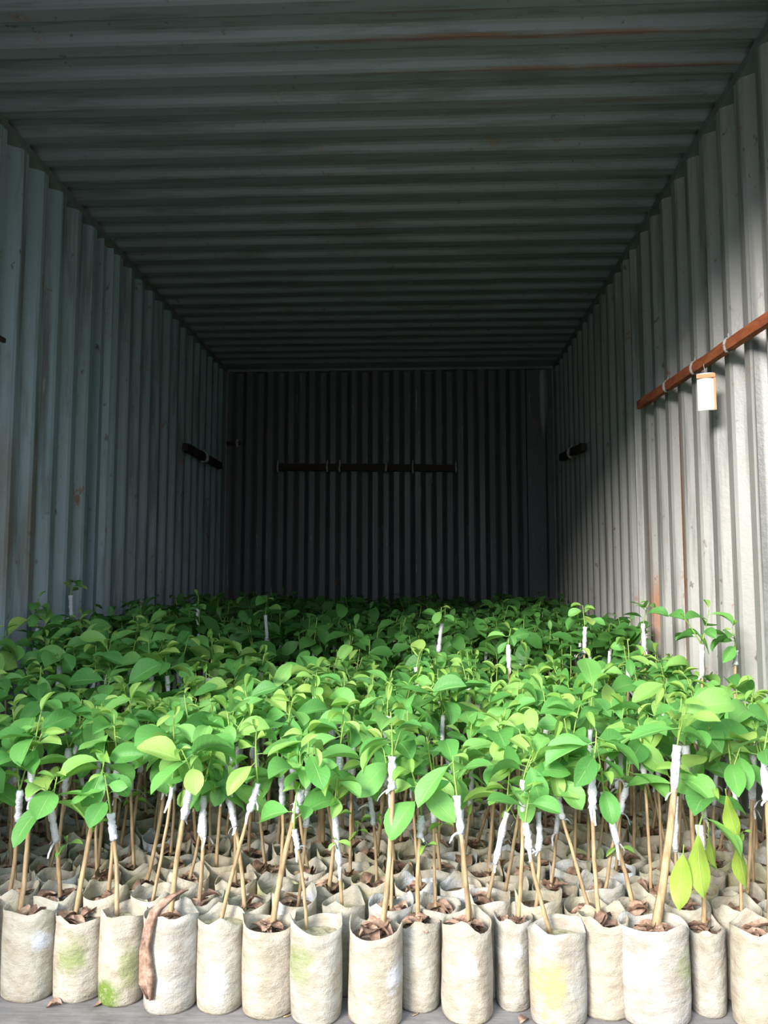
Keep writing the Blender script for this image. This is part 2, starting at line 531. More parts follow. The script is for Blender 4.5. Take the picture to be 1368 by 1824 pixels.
# ------------------------------------------------------------------ lashing bars and tag on the walls
def bar(name, p, q, th, mat, label, welds=(), weldr=0.012):
    p, q = Vector(p), Vector(q)
    L = (q - p).length
    root = link(name, None)
    root.location = p
    root.rotation_euler = (q - p).to_track_quat('Y', 'Z').to_euler()
    tag(root, label, 'lashing bar')
    v, f = [], []
    n = 26
    rr = random.Random(int(L * 1000))
    for i in range(n + 1):
        s = L * i / n
        for a in ((-1, -1), (1, -1), (1, 1), (-1, 1)):
            v.append((a[0] * th * 0.36 + rr.uniform(-1, 1) * th * 0.04, s, a[1] * th * 0.5 + rr.uniform(-1, 1) * th * 0.05))
    for i in range(n):
        for k in range(4):
            f.append((i * 4 + k, i * 4 + (k + 1) % 4, i * 4 + 4 + (k + 1) % 4, i * 4 + 4 + k))
    f += [(3, 2, 1, 0), tuple(n * 4 + k for k in range(4))]
    link('rod', G().add((v, f)).make('rod', [mat], False), root)
    for w in welds:
        g = G()
        pts = []
        for k in range(13):
            a = 2 * PI * k / 12
            pts.append((math.cos(a) * th * 0.52, w * L + rr.uniform(-1, 1) * 0.002, math.sin(a) * th * 0.70))
        g.add(tube(pts, [weldr * rr.uniform(0.7, 1.1) for _ in pts], 6, False))
        g.add(tube([(0, w * L, th * 0.6), (rr.uniform(-.004, .004), w * L, th * 1.15)], [weldr, weldr * 0.5], 6))
        link('bracket', g.make('bracket', [M_weld]), root)
    return root


xb = XR - 0.025
P1, P2 = at(1139, 722, x=xb), at(1368, 572, x=xb)
P2 = P2 + (P2 - P1) * 0.16
P2.z = at(1368, 572, x=xb).z + (P2.z - at(1368, 572, x=xb).z) * 0.3
def frac(u): return (at(u, 640, x=xb).y - P1.y) / (P2.y - P1.y)
bar('lashing_bar', P1, P2, 0.032, M_rust, 'rusty orange-red steel bar running along the sunlit right wall', [frac(1188), frac(1238), frac(1300)], 0.0055)
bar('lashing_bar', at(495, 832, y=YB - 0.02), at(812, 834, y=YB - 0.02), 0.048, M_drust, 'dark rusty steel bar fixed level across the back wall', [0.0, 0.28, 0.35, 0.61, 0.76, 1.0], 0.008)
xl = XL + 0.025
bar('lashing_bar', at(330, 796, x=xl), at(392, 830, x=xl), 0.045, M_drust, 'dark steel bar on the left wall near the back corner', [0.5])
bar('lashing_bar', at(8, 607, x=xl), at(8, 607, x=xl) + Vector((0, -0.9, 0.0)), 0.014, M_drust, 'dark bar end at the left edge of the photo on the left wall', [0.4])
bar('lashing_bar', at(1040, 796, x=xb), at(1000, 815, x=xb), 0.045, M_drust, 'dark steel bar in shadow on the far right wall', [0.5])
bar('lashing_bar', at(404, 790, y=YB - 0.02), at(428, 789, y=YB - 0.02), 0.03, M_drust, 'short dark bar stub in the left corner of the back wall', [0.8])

tg = link('paper_tag', None)
tc = at(1256, 664, x=XR - 0.062)
tg.location = tc
tg.rotation_euler = (0, 0, math.radians(68))
tag(tg, 'white paper tag with orange edge hanging below the rusty bar on right wall', 'tag')
g = G()
hw, hh = 0.026, at(1256, 732, x=XR - 0.062)
hl = tc.z - hh.z
v, f = [], []
NX, NZ = 8, 10
for i in range(NX + 1):
    for k in range(NZ + 1):
        u = i / NX * 2 - 1
        v.append((-0.010 * math.cos(u * 1.3) + 0.010 + 0.001 * math.sin(k), u * hw, -hl * k / NZ))
for i in range(NX):
    for k in range(NZ):
        f.append((i * (NZ + 1) + k, (i + 1) * (NZ + 1) + k, (i + 1) * (NZ + 1) + k + 1, i * (NZ + 1) + k + 1))
o = link('card', G().add((v, f)).make('card', [M_tag]), tg)
so = o.modifiers.new('thickness', 'SOLIDIFY'); so.thickness = 0.0015
link('edge_band', G().add(box(-0.002, 0.008, -hw - 0.003, hw, -0.016, -0.004)).add(box(0.002, 0.010, -hw - 0.004, -hw + 0.002, -hl, -0.004)).make('edge_band', [M_tag_edge], False), tg)
link('string', G().add(tube([(0.004, 0.0, -0.004), (0.002, 0.004, 0.03)], 0.0012, 5)).make('string', [M_weld]), tg)


# ------------------------------------------------------------------ bag, soil, litter variants
def bag_geo(rr, n=26, r=0.047, h=0.178, lo=False, sq=0.06):
    rows = 4 if lo else 10
    ph = [rr.uniform(0, 2 * PI) for _ in range(6)]
    off = Vector((rr.uniform(0, 50), rr.uniform(0, 50), 0))
    v, f = [], []
    def rad(a, t):
        k = 1 + sq * 0.55 * math.cos(2 * a + ph[0]) * t + 0.022 * math.cos(3 * a + ph[1]) + 0.018 * math.cos(5 * a + ph[2] + 3 * t)
        bulge = 0.99 + 0.028 * math.sin(PI * min(1, t * 1.05)) - 0.01 * t
        if t > 0.9: bulge += 0.03 * (t - 0.9) / 0.1
        k *= bulge
        if not lo:
            k += 0.022 * noise.noise(Vector((math.cos(a) * 1.6, math.sin(a) * 1.6, t * 4.5)) + off)
        return r * k
    def rimz(a):
        z = 0.0045 * math.cos(2 * a + ph[3]) + 0.003 * math.cos(3 * a + ph[4])
        for q in (0, 1):
            d = math.cos(a - ph[5] - q * PI * 0.93)
            z += 0.017 * max(0.0, d) ** 16
        return z
    def ring(t, sc=1.0, z=None, dr=0.0):
        for k in range(n):
            a = 2 * PI * k / n
            R_ = (rad(a, t) - dr) * sc
            zz = (h + rimz(a)) * t if z is None else z
            v.append((R_ * math.cos(a), R_ * math.sin(a), zz))
    ring(0, 0.01, 0.0)
    ring(0, 0.93, 0.0)
    ring(0.0, 1.0, 0.006)
    for i in range(1, rows + 1):
        ring(0.06 + (1 - 0.06) * i / rows)
    ring(1.0, 1.0, None, 0.0014)
    tin = 0.93
    for k in range(n):
        a = 2 * PI * k / n
        R_ = rad(a, tin) - 0.0018
        v.append((R_ * math.cos(a), R_ * math.sin(a), (h + rimz(a)) * tin))
    for k in range(n):
        a = 2 * PI * k / n
        R_ = rad(a, 0.8) - 0.0025
        v.append((R_ * math.cos(a), R_ * math.sin(a), h * 0.76))
    nr = len(v) // n
    for i in range(nr - 1):
        for k in range(n):
            k2 = (k + 1) % n
            f.append((i * n + k, i * n + k2, (i + 1) * n + k2, (i + 1) * n + k))
    # soil disc
    sv, sf = [], []
    zs = h * rr.uniform(0.84, 0.92)
    for j, q in enumerate((0.0, 0.3, 0.6, 0.84, 1.0)):
        for k in range(n):
            a = 2 * PI * k / n
            R_ = (rad(a, 0.85) - 0.0026) * q
            sv.append((R_ * math.cos(a), R_ * math.sin(a), zs + (0.006 * noise.noise(Vector((R_ * 60 * math.cos(a), R_ * 60 * math.sin(a), ph[1]))) if q < 1 else 0) + 0.004 * (1 - q)))
    for j in range(4):
        for k in range(n):
            k2 = (k + 1) % n
            sf.append((j * n + k, j * n + k2, (j + 1) * n + k2, (j + 1) * n + k))
    return (v, f), (sv, sf), zs


def crumple(rr, L, Wd, curl):
    """dry curled leaf, lying"""
    v, f = [], []
    nx, ny = 4, 6
    c1, c2 = rr.uniform(-curl, curl), rr.uniform(0.5, 1.0) * curl
    for j in range(ny + 1):
        t = j / ny
        w = Wd * (math.sin(PI * (0.06 + 0.9 * t)) ** 0.8)
        for i in range(nx + 1):
            u = i / nx * 2 - 1
            a = u * c2 * 1.5
            v.append((w * math.sin(a) / max(0.3, c2 * 1.5) + 0.2 * Wd * rr.uniform(-1, 1) * 0.4, (t - 0.5) * L + rr.uniform(-1, 1) * L * 0.03,
                      w * (1 - math.cos(a)) * 0.9 + L * 0.25 * math.sin(t * PI * 1.4 + c1) * curl * 0.5 + rr.uniform(-1, 1) * Wd * 0.13))
    for j in range(ny):
        for i in range(nx):
            a = j * (nx + 1) + i
            f.append((a, a + 1, a + nx + 2, a + nx + 1))
    return v, f


BAGS, SOILS, LITTERS = [], [], []
for i in range(14):
    rr = random.Random(100 + i)
    b, s, zs = bag_geo(rr)
    BAGS.append((mesh('grow_bag', *b, [M_bag]), zs))
    SOILS.append((mesh('soil', *s, [M_soil_pale if i % 4 == 3 else M_soil]), zs))
for i in range(10):
    rr = random.Random(300 + i)
    g = G()
    for k in range(rr.choice((3, 5, 6, 7))):
        M = Matrix.Translation((rr.uniform(-.02, .02), rr.uniform(-.02, .02), rr.uniform(0.003, 0.016))) @ Matrix.Rotation(rr.uniform(0, 6.28), 4, 'Z') @ Matrix.Rotation(rr.uniform(-.5, .5), 4, 'X')
        g.add(crumple(rr, rr.uniform(.028, .056), rr.uniform(.009, .017), rr.uniform(.6, 1.3)), 0, M)
    LITTERS.append(g.make('leaf_litter', [M_dry]))


# ------------------------------------------------------------------ leaves
def leaf_geo(rr, wide=0.30, fold=0.25, droop=0.5, nx=4, ny=8, petiole=True, wavy=0.02, tip=1.0):
    """unit-length leaf along +Y, normal +Z; width profile obovate with a short tip"""
    v, f, uv = [], [], []
    ang = 0.0
    p = Vector((0, 0.0, 0)); y0 = 0.0
    cy, cz = (0.14, 0.0) if petiole else (0.0, 0.0)
    ph = rr.uniform(0, 6)
    for j in range(ny + 1):
        t = j / ny
        w = wide * (math.sin(PI * min(1.0, t ** 1.12)) ** 0.72) * (1 + 0.15 * t)
        if t > 0.82: w = wide * 1.05 * ((1 - t) / 0.18) ** 0.85 * (math.sin(PI * 0.82 ** 1.12) ** 0.72) * 1.08
        if j == 0: w = 0.006
        if j == ny: w = 0.004
        a = -droop * t
        if j:
            cy += math.cos(a) * (0.86 if petiole else 1) / ny
            cz += math.sin(a) * (0.86 if petiole else 1) / ny
        for i in range(nx + 1):
            u = i / nx * 2 - 1
            lift = abs(u) * w * fold * 1.3 + wavy * math.sin(ph + t * 9 + (u > 0) * 2) * abs(u) * 0.9
            v.append((u * w * math.cos(fold), cy - lift * math.sin(a), cz + lift * math.cos(a)))
            uv.append((u * 0.5 + 0.5, t))
    for j in range(ny):
        for i in range(nx):
            a = j * (nx + 1) + i
            f.append((a, a + 1, a + nx + 2, a + nx + 1))
    if petiole:
        b = len(v)
        tv, tf = tube([(0, 0, 0), (0, 0.07, 0.006), (0, 0.16, 0.0)], [0.012, 0.010, 0.009], 4, False)
        v += [tuple(q) for q in tv]; uv += [(0.5, 0.02)] * len(tv)
        f += [tuple(i + b for i in q) for q in tf]
    return v, f, uv


LEAVES, YOUNG = [], []
for i in range(14):
    rr = random.Random(500 + i)
    v, f, uv = leaf_geo(rr, rr.uniform(.20, .30), rr.uniform(.08, .6), rr.uniform(.15, 1.3), wavy=rr.uniform(.0, .035))
    LEAVES.append(mesh('leaf', v, f, [M_leaf], uv=uv))
for i in range(5):
    rr = random.Random(700 + i)
    v, f, uv = leaf_geo(rr, rr.uniform(.16, .24), rr.uniform(.5, 1.1), rr.uniform(.2, .9))
    YOUNG.append(mesh('leaf', v, f, [M_leaf_young], uv=uv))
v, f, uv = leaf_geo(random.Random(9), .155, .22, .30, 4, 12, wavy=.03)
LONG = mesh('leaf', v, f, [M_leaf_yellow], uv=uv)


def crown(rr, top, size, nshoot, lean, org=Vector((0, 0, 0))):
    """returns shoots [(pts, radii)] and leaves [(matrix, kind, index)]"""
    shoots, leaves = [], []
    for s in range(nshoot):
        a0 = rr.uniform(0, 2 * PI)
        tilt = rr.uniform(0.05, 0.45) if s == 0 else rr.uniform(0.4, 0.8)
        L = size * rr.uniform(0.75, 1.2) * (1 if s == 0 else 0.75)
        d = Vector((math.cos(a0) * math.sin(tilt), math.sin(a0) * math.sin(tilt), math.cos(tilt)))
        d = (d + lean * 0.4).normalized()
        pts = []
        n = 7
        bend = Vector((rr.uniform(-.5, .5), rr.uniform(-.5, .5), 0.25))
        p = top.copy()
        for i in range(n):
            pts.append(p.copy())
            p = p + d * (L / (n - 1))
            d = (d + bend * 0.10).normalized()
        shoots.append((pts, [0.0022 - 0.0011 * i / n for i in range(n)]))
        nl = rr.choice((5, 6, 6, 7, 8)) if s == 0 else rr.choice((3, 4, 5))
        az = rr.uniform(0, 2 * PI)
        for i in range(nl):
            t = 0.26 + 0.74 * i / (nl - 1)
            q = t * (n - 1)
            i0 = min(int(q), n - 2)
            pos = pts[i0].lerp(pts[i0 + 1], q - i0)
            az += 2.4 + rr.uniform(-.4, .4)
            young = t > 0.86 or rr.random() < 0.08
            if young: ll = rr.uniform(.03, .06); el = rr.uniform(-.3, 1.1)
            else: ll = rr.uniform(.062, .120); el = rr.uniform(-.55, .65)
            M = Matrix.Translation(pos) @ Matrix.Rotation(rr.uniform(-0.1, 0.7), 4, 'X') @ Matrix.Rotation(az, 4, 'Z') @ Matrix.Rotation(el, 4, 'X') @ Matrix.Rotation(rr.uniform(-.6, .6), 4, 'Y') @ Matrix.Scale(ll, 4)
            tip = M @ Vector((0, 1.05, 0)) + org
            if not (XL + .03 < tip.x < XR - .03 and tip.y < YB - .03):
                M = Matrix.Translation(pos) @ Matrix.Rotation(PI, 4, 'Z') @ Matrix.Translation(-pos) @ M
            leaves.append((M, young, rr.randrange(1000)))
    return shoots, leaves


def stem_pts(base, top, rr, n=8, wob=0.006):
    a = rr.uniform(0, 6.28)
    out = []
    for i in range(n + 1):
        t = i / n
        p = base.lerp(top, t)
        k = math.sin(t * PI) * wob
        out.append(p + Vector((math.cos(a) * k, math.sin(a) * k, 0)) + Vector((rr.uniform(-1, 1), rr.uniform(-1, 1), 0)) * 0.0008)
    return out


def tape_geo(pts, r, rr, tails=2):
    g = G()
    g.add(tube(pts, [r * rr.uniform(0.8, 1.25) for _ in pts], 8, True, 0.16, rr))
    for k in range(tails):
        p = pts[0 if (k == 0 or rr.random() < .6) else rr.randrange(len(pts))].copy()
        a = rr.uniform(0, 2 * PI)
        d = Vector((math.cos(a), math.sin(a), rr.uniform(-.3, .5))).normalized()
        L = rr.uniform(.012, .045)
        q = []
        for i in range(6):
            q.append(p.copy())
            p = p + d * L / 5
            d = (d + Vector((rr.uniform(-.3, .3), rr.uniform(-.3, .3), -0.42))).normalized()
        sd_ = Vector((-math.sin(a), math.cos(a), rr.uniform(-.6, .6))).normalized()
        v, f = ribbon(q, 0.0085, sd_)
        g.add((v, f))
    return g


# ------------------------------------------------------------------ one seedling in its bag
def seedling(name, loc, rr, label, group, stem_top=None, tape_len=None, crown_size=None, stem_base=None, bagk=None, sx=1.0, sy_=1.0, sz=1.0,
             attrs=None, stem_r=None, nshoot=None, litter=None, twin=False, tails=2, leaf_scale=1.0):
    loc = Vector(loc)
    root = link(name, None)
    root.location = loc
    tag(root, label, 'seedling', group)
    k = rr.randrange(14) if bagk is None else bagk
    rz = rr.uniform(0, 2 * PI) if attrs is None else rr.uniform(-.15, .15)
    MB = Matrix.Rotation(rz, 4, 'Z')
    MB = Matrix.Diagonal((sx, sy_, sz, 1)) @ MB
    bg = link('grow_bag', BAGS[k][0], root, MB)
    bg['moss'] = attrs.get('moss', 0.0) if attrs is not None else (rr.choice((0, 0, 0, .3, .7)))
    bg['ochre'] = attrs.get('ochre', 0.0) if attrs is not None else (rr.choice((0, 0, .3, .5)))
    bg['lime'] = attrs.get('lime', 0.0) if attrs is not None else (rr.choice((0, 0, 0, .8)))
    bg['stain_at'] = tuple(attrs['at']) if attrs and 'at' in attrs else (rr.uniform(-.03, .03), rr.uniform(.08, .17), rr.uniform(.03, .08))
    bg['mossfoot'] = attrs.get('mossfoot', 0.0) if attrs else 0.0
    link('soil', SOILS[k][0], root, MB)
    zs = SOILS[k][1] * sz
    lt = rr.random() < 0.8 if litter is None else litter
    if lt:
        q = rr.uniform(0.9, 1.3)
        o = link('leaf_litter', LITTERS[rr.randrange(10)], root, Matrix.Translation((0, 0, zs)) @ Matrix.Rotation(rr.uniform(0, 6), 4, 'Z') @ Matrix.Scale(q, 4))
        o['kind'] = 'stuff'
    base = (Vector((rr.uniform(-.012, .012), rr.uniform(-.012, .012), 0)) if stem_base is None else Vector(stem_base) - loc)
    base.z = zs - 0.008
    top = Vector(stem_top) - loc
    r0 = stem_r or rr.uniform(.0032, .0046)
    tl = tape_len or rr.uniform(.06, .11)
    ax = (top - base)
    Lt = ax.length
    pts = stem_pts(base, top, rr, 9)
    g = G().add(tube(pts[:-1] + [pts[-1]], [r0 * (1.12 - (0.45 if r0 > .008 else 0.25) * i / 9) for i in range(10)], 7, True, 0.06, rr))
    if twin:
        off = Vector((rr.uniform(-.012, .012), 0.006, 0))
        g.add(tube(stem_pts(base + off * 1.2, top - ax.normalized() * tl * 0.8 + off * .3, rr, 7), r0 * 0.8, 6))
    link('stem', g.make('stem', [M_stem]), root)
    # tape wound over the graft
    def along(s):
        q = max(0, min(0.9999, s)) * 9
        i = int(q)
        return pts[i].lerp(pts[i + 1], q - i)
    nt = 10
    tp = [along(1 - tl / Lt * (1 - i / nt)) for i in range(nt + 1)]
    tp[-1] = tp[-1] + ax.normalized() * 0.003
    link('graft_tape', tape_geo(tp, min(.0082, r0 * 1.5 + 0.0008), rr, tails).make('graft_tape', [M_tape]), root)
    sh, lv = crown(rr, top + ax.normalized() * 0.002, crown_size or rr.uniform(.06, .11), nshoot or rr.choice((1, 2, 2)), ax.normalized(), loc)
    for p_, r_ in sh: link('shoot', G().add(tube(p_, r_, 5)).make('shoot', [M_shoot]), root)
    if rr.random() < .3:                                    # a small sprout low on the stem
        q0 = along(rr.uniform(.25, .7))
        a = rr.uniform(0, 6.28)
        q1 = q0 + Vector((math.cos(a) * .018, math.sin(a) * .018, .022))
        link('sprout', G().add(tube([q0, q0.lerp(q1, .5) + Vector((0, 0, -.003)), q1], .0012, 4)).make('sprout', [M_shoot]), root)
        for k_ in range(3):
            lv.append((Matrix.Translation(q1) @ Matrix.Rotation(rr.uniform(.1, .8), 4, 'X') @ Matrix.Rotation(a + 2.1 * k_, 4, 'Z') @ Matrix.Scale(rr.uniform(.022, .038), 4), True, rr.randrange(99)))
    for M, yg, i in lv:
        link('leaf', (YOUNG[i % 5] if yg else LEAVES[i % 14]), root, M @ Matrix.Scale(leaf_scale, 4))
    return root


def long_leaf(root, u, v, y, vtip, lean=0.0, turn=0.0):
    """long yellowing leaf hanging from a point of the plant"""
    p = at(u, v, y=y); q = at(u, vtip, y=y)
    L = p.z - q.z
    M = Matrix.Translation(p - root.location) @ Matrix.Rotation(turn, 4, 'Z') @ Matrix.Rotation(lean, 4, 'Y') @ Matrix.Rotation(-PI / 2 + 0.12, 4, 'X') @ Matrix.Scale(L * 1.02, 4)
    o = link('leaf', LONG, root, M)
    o['label'] = 'long drooping yellow-green leaf'
    # twig that carries it
    a = p - root.location
    return o


# front row: x0, x1 of the bag, y of its foot, y of the front rim, stem foot, stem top, tape length, notes (photo pixels)
FRONT = [
    (2, 101, 1790, 1632, (44, 1620), (56, 1352), .085, dict(lime=.7, at=(.034, .125, .014)), 'seedling in the plain cream bag standing leftmost in the front row'),
    (97, 184, 1791, 1645, (146, 1630), (181, 1388), .075, dict(moss=.9, at=(.003, .11, .034)), 'seedling in the front bag with a vertical green algae streak'),
    (178, 258, 1798, 1638, (223, 1622), (197, 1452), .050, dict(moss=.7, mossfoot=1.0, at=(.03, .08, .030)), 'short seedling in the front bag with bright moss at its foot'),
    (254, 351, 1812, 1643, (312, 1632), (342, 1385), .085, dict(), 'seedling in the front bag with a long dry leaf hanging down its left side'),
    (350, 437, 1811, 1652, (398, 1640), (459, 1398), .055, dict(lime=.55, at=(0.0, .06, .030)), 'leaning thin seedling in the pale sandy front bag right of the dry hanging leaf'),
    (429, 527, 1820, 1660, (491, 1640), (537, 1408), .045, dict(), 'thick leaning seedling in the wide cream front bag with brown crumbled litter'),
    (516, 611, 1832, 1664, (549, 1658), (524, 1480), .035, dict(moss=.9, at=(-.02, .11, .032)), 'thin seedling in the front bag with a green patch on its upper left'),
    (620, 720, 1838, 1672, (682, 1650), (699, 1350), .060, dict(lime=.6, at=(.034, .10, .022)), 'tall straight seedling in the white-smeared front bag at the photo centre'),
    (706, 786, 1808, 1655, (746, 1640), (751, 1455), .040, dict(), 'seedling in the front bag heaped with brown dead leaves'),
    (784, 880, 1830, 1660, (834, 1648), (814, 1420), .070, dict(lime=.9, at=(.008, .115, .018)), 'seedling in the front bag with a bright white lime smear'),
    (880, 950, 1806, 1648, (919, 1636), (932, 1392), .075, dict(lime=.6, at=(.012, .125, .012)), 'seedling in the narrow grey-cream front bag set back beside the yellow-stained one'),
    (941, 1045, 1838, 1669, (975, 1650), (936, 1468), .050, dict(ochre=1.0, at=(-.018, .08, .045)), 'seedling in the front bag with a yellow ochre stain'),
    (1030, 1124, 1822, 1650, (1064, 1642), (1056, 1368), .080, dict(), 'tall straight-stemmed seedling in the cream front bag right of the yellow-stained one'),
    (1105, 1232, 1838, 1664, (1158, 1655), (1206, 1330), .090, dict(moss=.7, at=(.040, .11, .026)), 'thickest leaning seedling in the widest front bag'),
    (1226, 1294, 1818, 1668, (1240, 1650), (1246, 1472), .060, dict(), 'seedling with long drooping yellow-green leaves in the front bag second from right edge'),
    (1302, 1400, 1846, 1668, (1350, 1640), (1360, 1350), .080, dict(), 'seedling in the cream front bag cut by the right edge of the photo'),
]
front_roots = []
cent = []
for i, (u0, u1, vb, vr, sb, stp, tl, at_, lab) in enumerate(FRONT):
    rr = random.Random(1000 + i)
    fb = at((u0 + u1) / 2, vb, z=0.0)
    y = fb.y
    a, b = at(u0, 1730, y=y + 0.045), at(u1, 1730, y=y + 0.045)
    w = (b.x - a.x) / 2
    h = at((u0 + u1) / 2, vr, y=y).z
    c0 = Vector(((a.x + b.x) / 2, y + 0.047, 0))
    cent.append(c0)
    sx_, sz_ = w / 0.0490, h / 0.178
    base = at(sb[0], sb[1], z=h * 0.83)
    base.x = min(max(base.x, c0.x - w * .6), c0.x + w * .6); base.y = min(max(base.y, c0.y - .025), c0.y + .02)
    top = at(stp[0], stp[1], y=c0.y + rr.uniform(-.01, .03))
    r_ = {13: .0088, 5: .0058, 7: .0052, 0: .005, 1: .005, 3: .005, 6: .0034, 4: .0040, 2: .0044}.get(i, .0044)
    pale = i in (2, 4, 6, 11)
    root = seedling('grafted_seedling', c0, rr, lab, 'seedlings in the front row', top, tl, rr.uniform(.06, .10), base,
                    bagk=(3, 7, 11)[i % 3] if pale else [0, 1, 2, 4, 5, 6, 8, 9, 10, 12, 13][i % 11], sx=sx_, sy_=0.98, sz=sz_, attrs=at_,
                    stem_r=r_, nshoot=2 if i in (0, 3, 7, 10, 12, 13) else 1, litter=not pale, twin=i == 9, tails=3, leaf_scale=1.0 if i != 2 else 0.8)
    front_roots.append(root)
long_leaf(front_roots[14], 1243, 1470, 1.60, 1600, -0.05, 0.2)
long_leaf(front_roots[14], 1218, 1505, 1.59, 1622, 0.10, -0.3)
long_leaf(front_roots[14], 1262, 1465, 1.64, 1560, -0.35, 0.9)
long_leaf(front_roots[15], 1292, 1405, 1.66, 1500, -0.25, 0.3)
long_leaf(front_roots[15], 1315, 1470, 1.67, 1590, -0.18, 0.7)

# long dry leaf over the fourth bag
dl = link('dry_leaf', None)
dl.location = cent[3]
tag(dl, 'long brown dry leaf hanging down the left side of a front bag', 'dead leaf')
pts, rr = [], random.Random(4)
yd = cent[3].y - 0.045
for u, v_ in ((318, 1598), (296, 1606), (276, 1622), (266, 1650), (261, 1685), (262, 1715), (265, 1745), (268, 1776)):
    p = at(u, v_, y=yd) - dl.location
    pts.append(p)
pts[0].y += .045; pts[1].y += .032; pts[2].y += .010
ws = [.009, .013, .011, .009, .009, .012, .015, .005]
v, f = [], []
for i, p in enumerate(pts):
    for k, u in enumerate((-1, -.4, .3, 1)):
        v.append((p.x + u * ws[i] + rr.uniform(-1, 1) * .0012, p.y - (.007 if k in (0, 2) else 0) + rr.uniform(-1, 1) * .001 - .004, p.z + rr.uniform(-1, 1) * .003))
for i in range(len(pts) - 1):
    for k in range(3): f.append((i * 4 + k, i * 4 + k + 1, i * 4 + k + 5, i * 4 + k + 4))
o = link('blade', G().add((v, f)).make('blade', [M_dry]), dl)
o.modifiers.new('thickness', 'SOLIDIFY').thickness = 0.0012


# ------------------------------------------------------------------ the other rows
def tape_top(y, rr, x=0.0):
    if x < -.55 and y > 2.3: return rr.uniform(.50, .62) + min(.04, (y - 2.3) * .03) - max(0, (x + .75) * .3)
    if y < 2.1: return rr.uniform(.33, .45) + (y - 1.6) * .14
    if y < 3.0: return rr.uniform(.39, .50)
    return rr.uniform(.47, .59) + min(0.06, (y - 3.0) * 0.03)


plants = []
row, y = 0, 1.728
while y < YB - 0.06:
    nx = 23 if row % 2 else 22
    for i in range(nx):
        x = XL + 0.062 + (0.0505 if row % 2 == 0 else 0) + i * 0.1006
        x += R.uniform(-.003, .003); yy = y + R.uniform(-.005, .005)
        if x > XR - 0.052: continue
        u, v_ = px((x, yy, 0.17))
        infr = -40 < u < 1408
        u2, v2 = px((x, yy, 0.5))
        plants.append(dict(x=x, y=yy, row=row, vis=infr or -60 < u2 < 1428, u=u))
    row += 1
    y += 0.0905

# tall ones that stand above the rest: tape top and tape foot (photo pixels), depth, crown size
TALL = [
    (787, 1112, 1162, 3.00, .07, 'tall seedling with white taped stem standing above the dark rows right of centre'),
    (473, 1097, 1142, 3.15, .07, 'tall seedling with white taped stem standing above the dark rows left of centre'),
    (352, 1085, 1125, 3.30, .06, 'tall seedling standing before the dark inner end of the left wall'),
    (126, 1062, 1100, 3.00, .05, 'tallest seedling close against the left wall'),
    (66, 1110, 1150, 2.72, .08, 'dark leafy tall seedling at the left wall nearest the photo edge'),
    (1042, 1118, 1164, 2.95, .08, 'tall seedling with long taped stem before the striped right wall'),
    (1146, 1112, 1160, 2.85, .07, 'tall seedling before the rust-streaked part of the right wall'),
    (1250, 1150, 1205, 2.40, .13, 'tallest branching seedling against the bright right wall'),
    (1310, 1160, 1185, 2.32, .06, 'tall seedling against the right wall nearest the photo edge'),
    (905, 1150, 1190, 2.75, .06, 'seedling with one arched leaf standing out right of the centre'),
    (742, 1190, 1230, 2.50, .06, 'seedling holding one large round leaf up at the centre'),
    (562, 1232, 1322, 2.05, .05, 'seedling with a thick white wrapped twin stem left of centre'),
    (290, 1128, 1165, 2.85, .05, 'taped seedling standing a little above the rows near the left wall'),
    (335, 1290, 1330, 1.95, .07, 'seedling with a broad upright light green leaf in the left foreground'),
    (1120, 1190, 1230, 2.25, .09, 'broad pale-leaved seedling in the right foreground'),
    (70, 1240, 1285, 2.10, .08, 'arching pale-stemmed seedling in the left foreground'),
]
for k, (u, v0, v1, yd, cs, lab) in enumerate(TALL):
    p = at(u, v0, y=yd)
    best = min((q for q in plants if 'tall' not in q and q['row'] > 3 or (yd < 2.2 and 'tall' not in q)), key=lambda q: (q['x'] - p.x) ** 2 + (q['y'] - p.y) ** 2)
    best['tall'] = k
    best['vis'] = True

cand = sorted([q for q in plants if q['vis']], key=lambda q: (0 if 'tall' in q else 1, q['y']))
NEAR = cand[:300 - len(FRONT)]
for q in NEAR: q['near'] = True
SHORT = ['plain leftmost', 'green-streaked', 'moss-footed', 'dry-leaf-draped', 'pale sandy', 'brown-littered wide', 'green-patched', 'white-smeared central', 'dead-leaf-heaped',
         'lime-smeared', 'set-back narrow', 'yellow-stained', 'straight-stemmed cream', 'widest', 'drooping-leaf', 'right-edge']


def near_front(q):
    """labels of the front bags the plant stands behind, by line of sight"""
    us = [(f_[0] + f_[1]) / 2 for f_ in FRONT]
    o = sorted(range(16), key=lambda i: abs(us[i] - q['u']))
    return o[0]


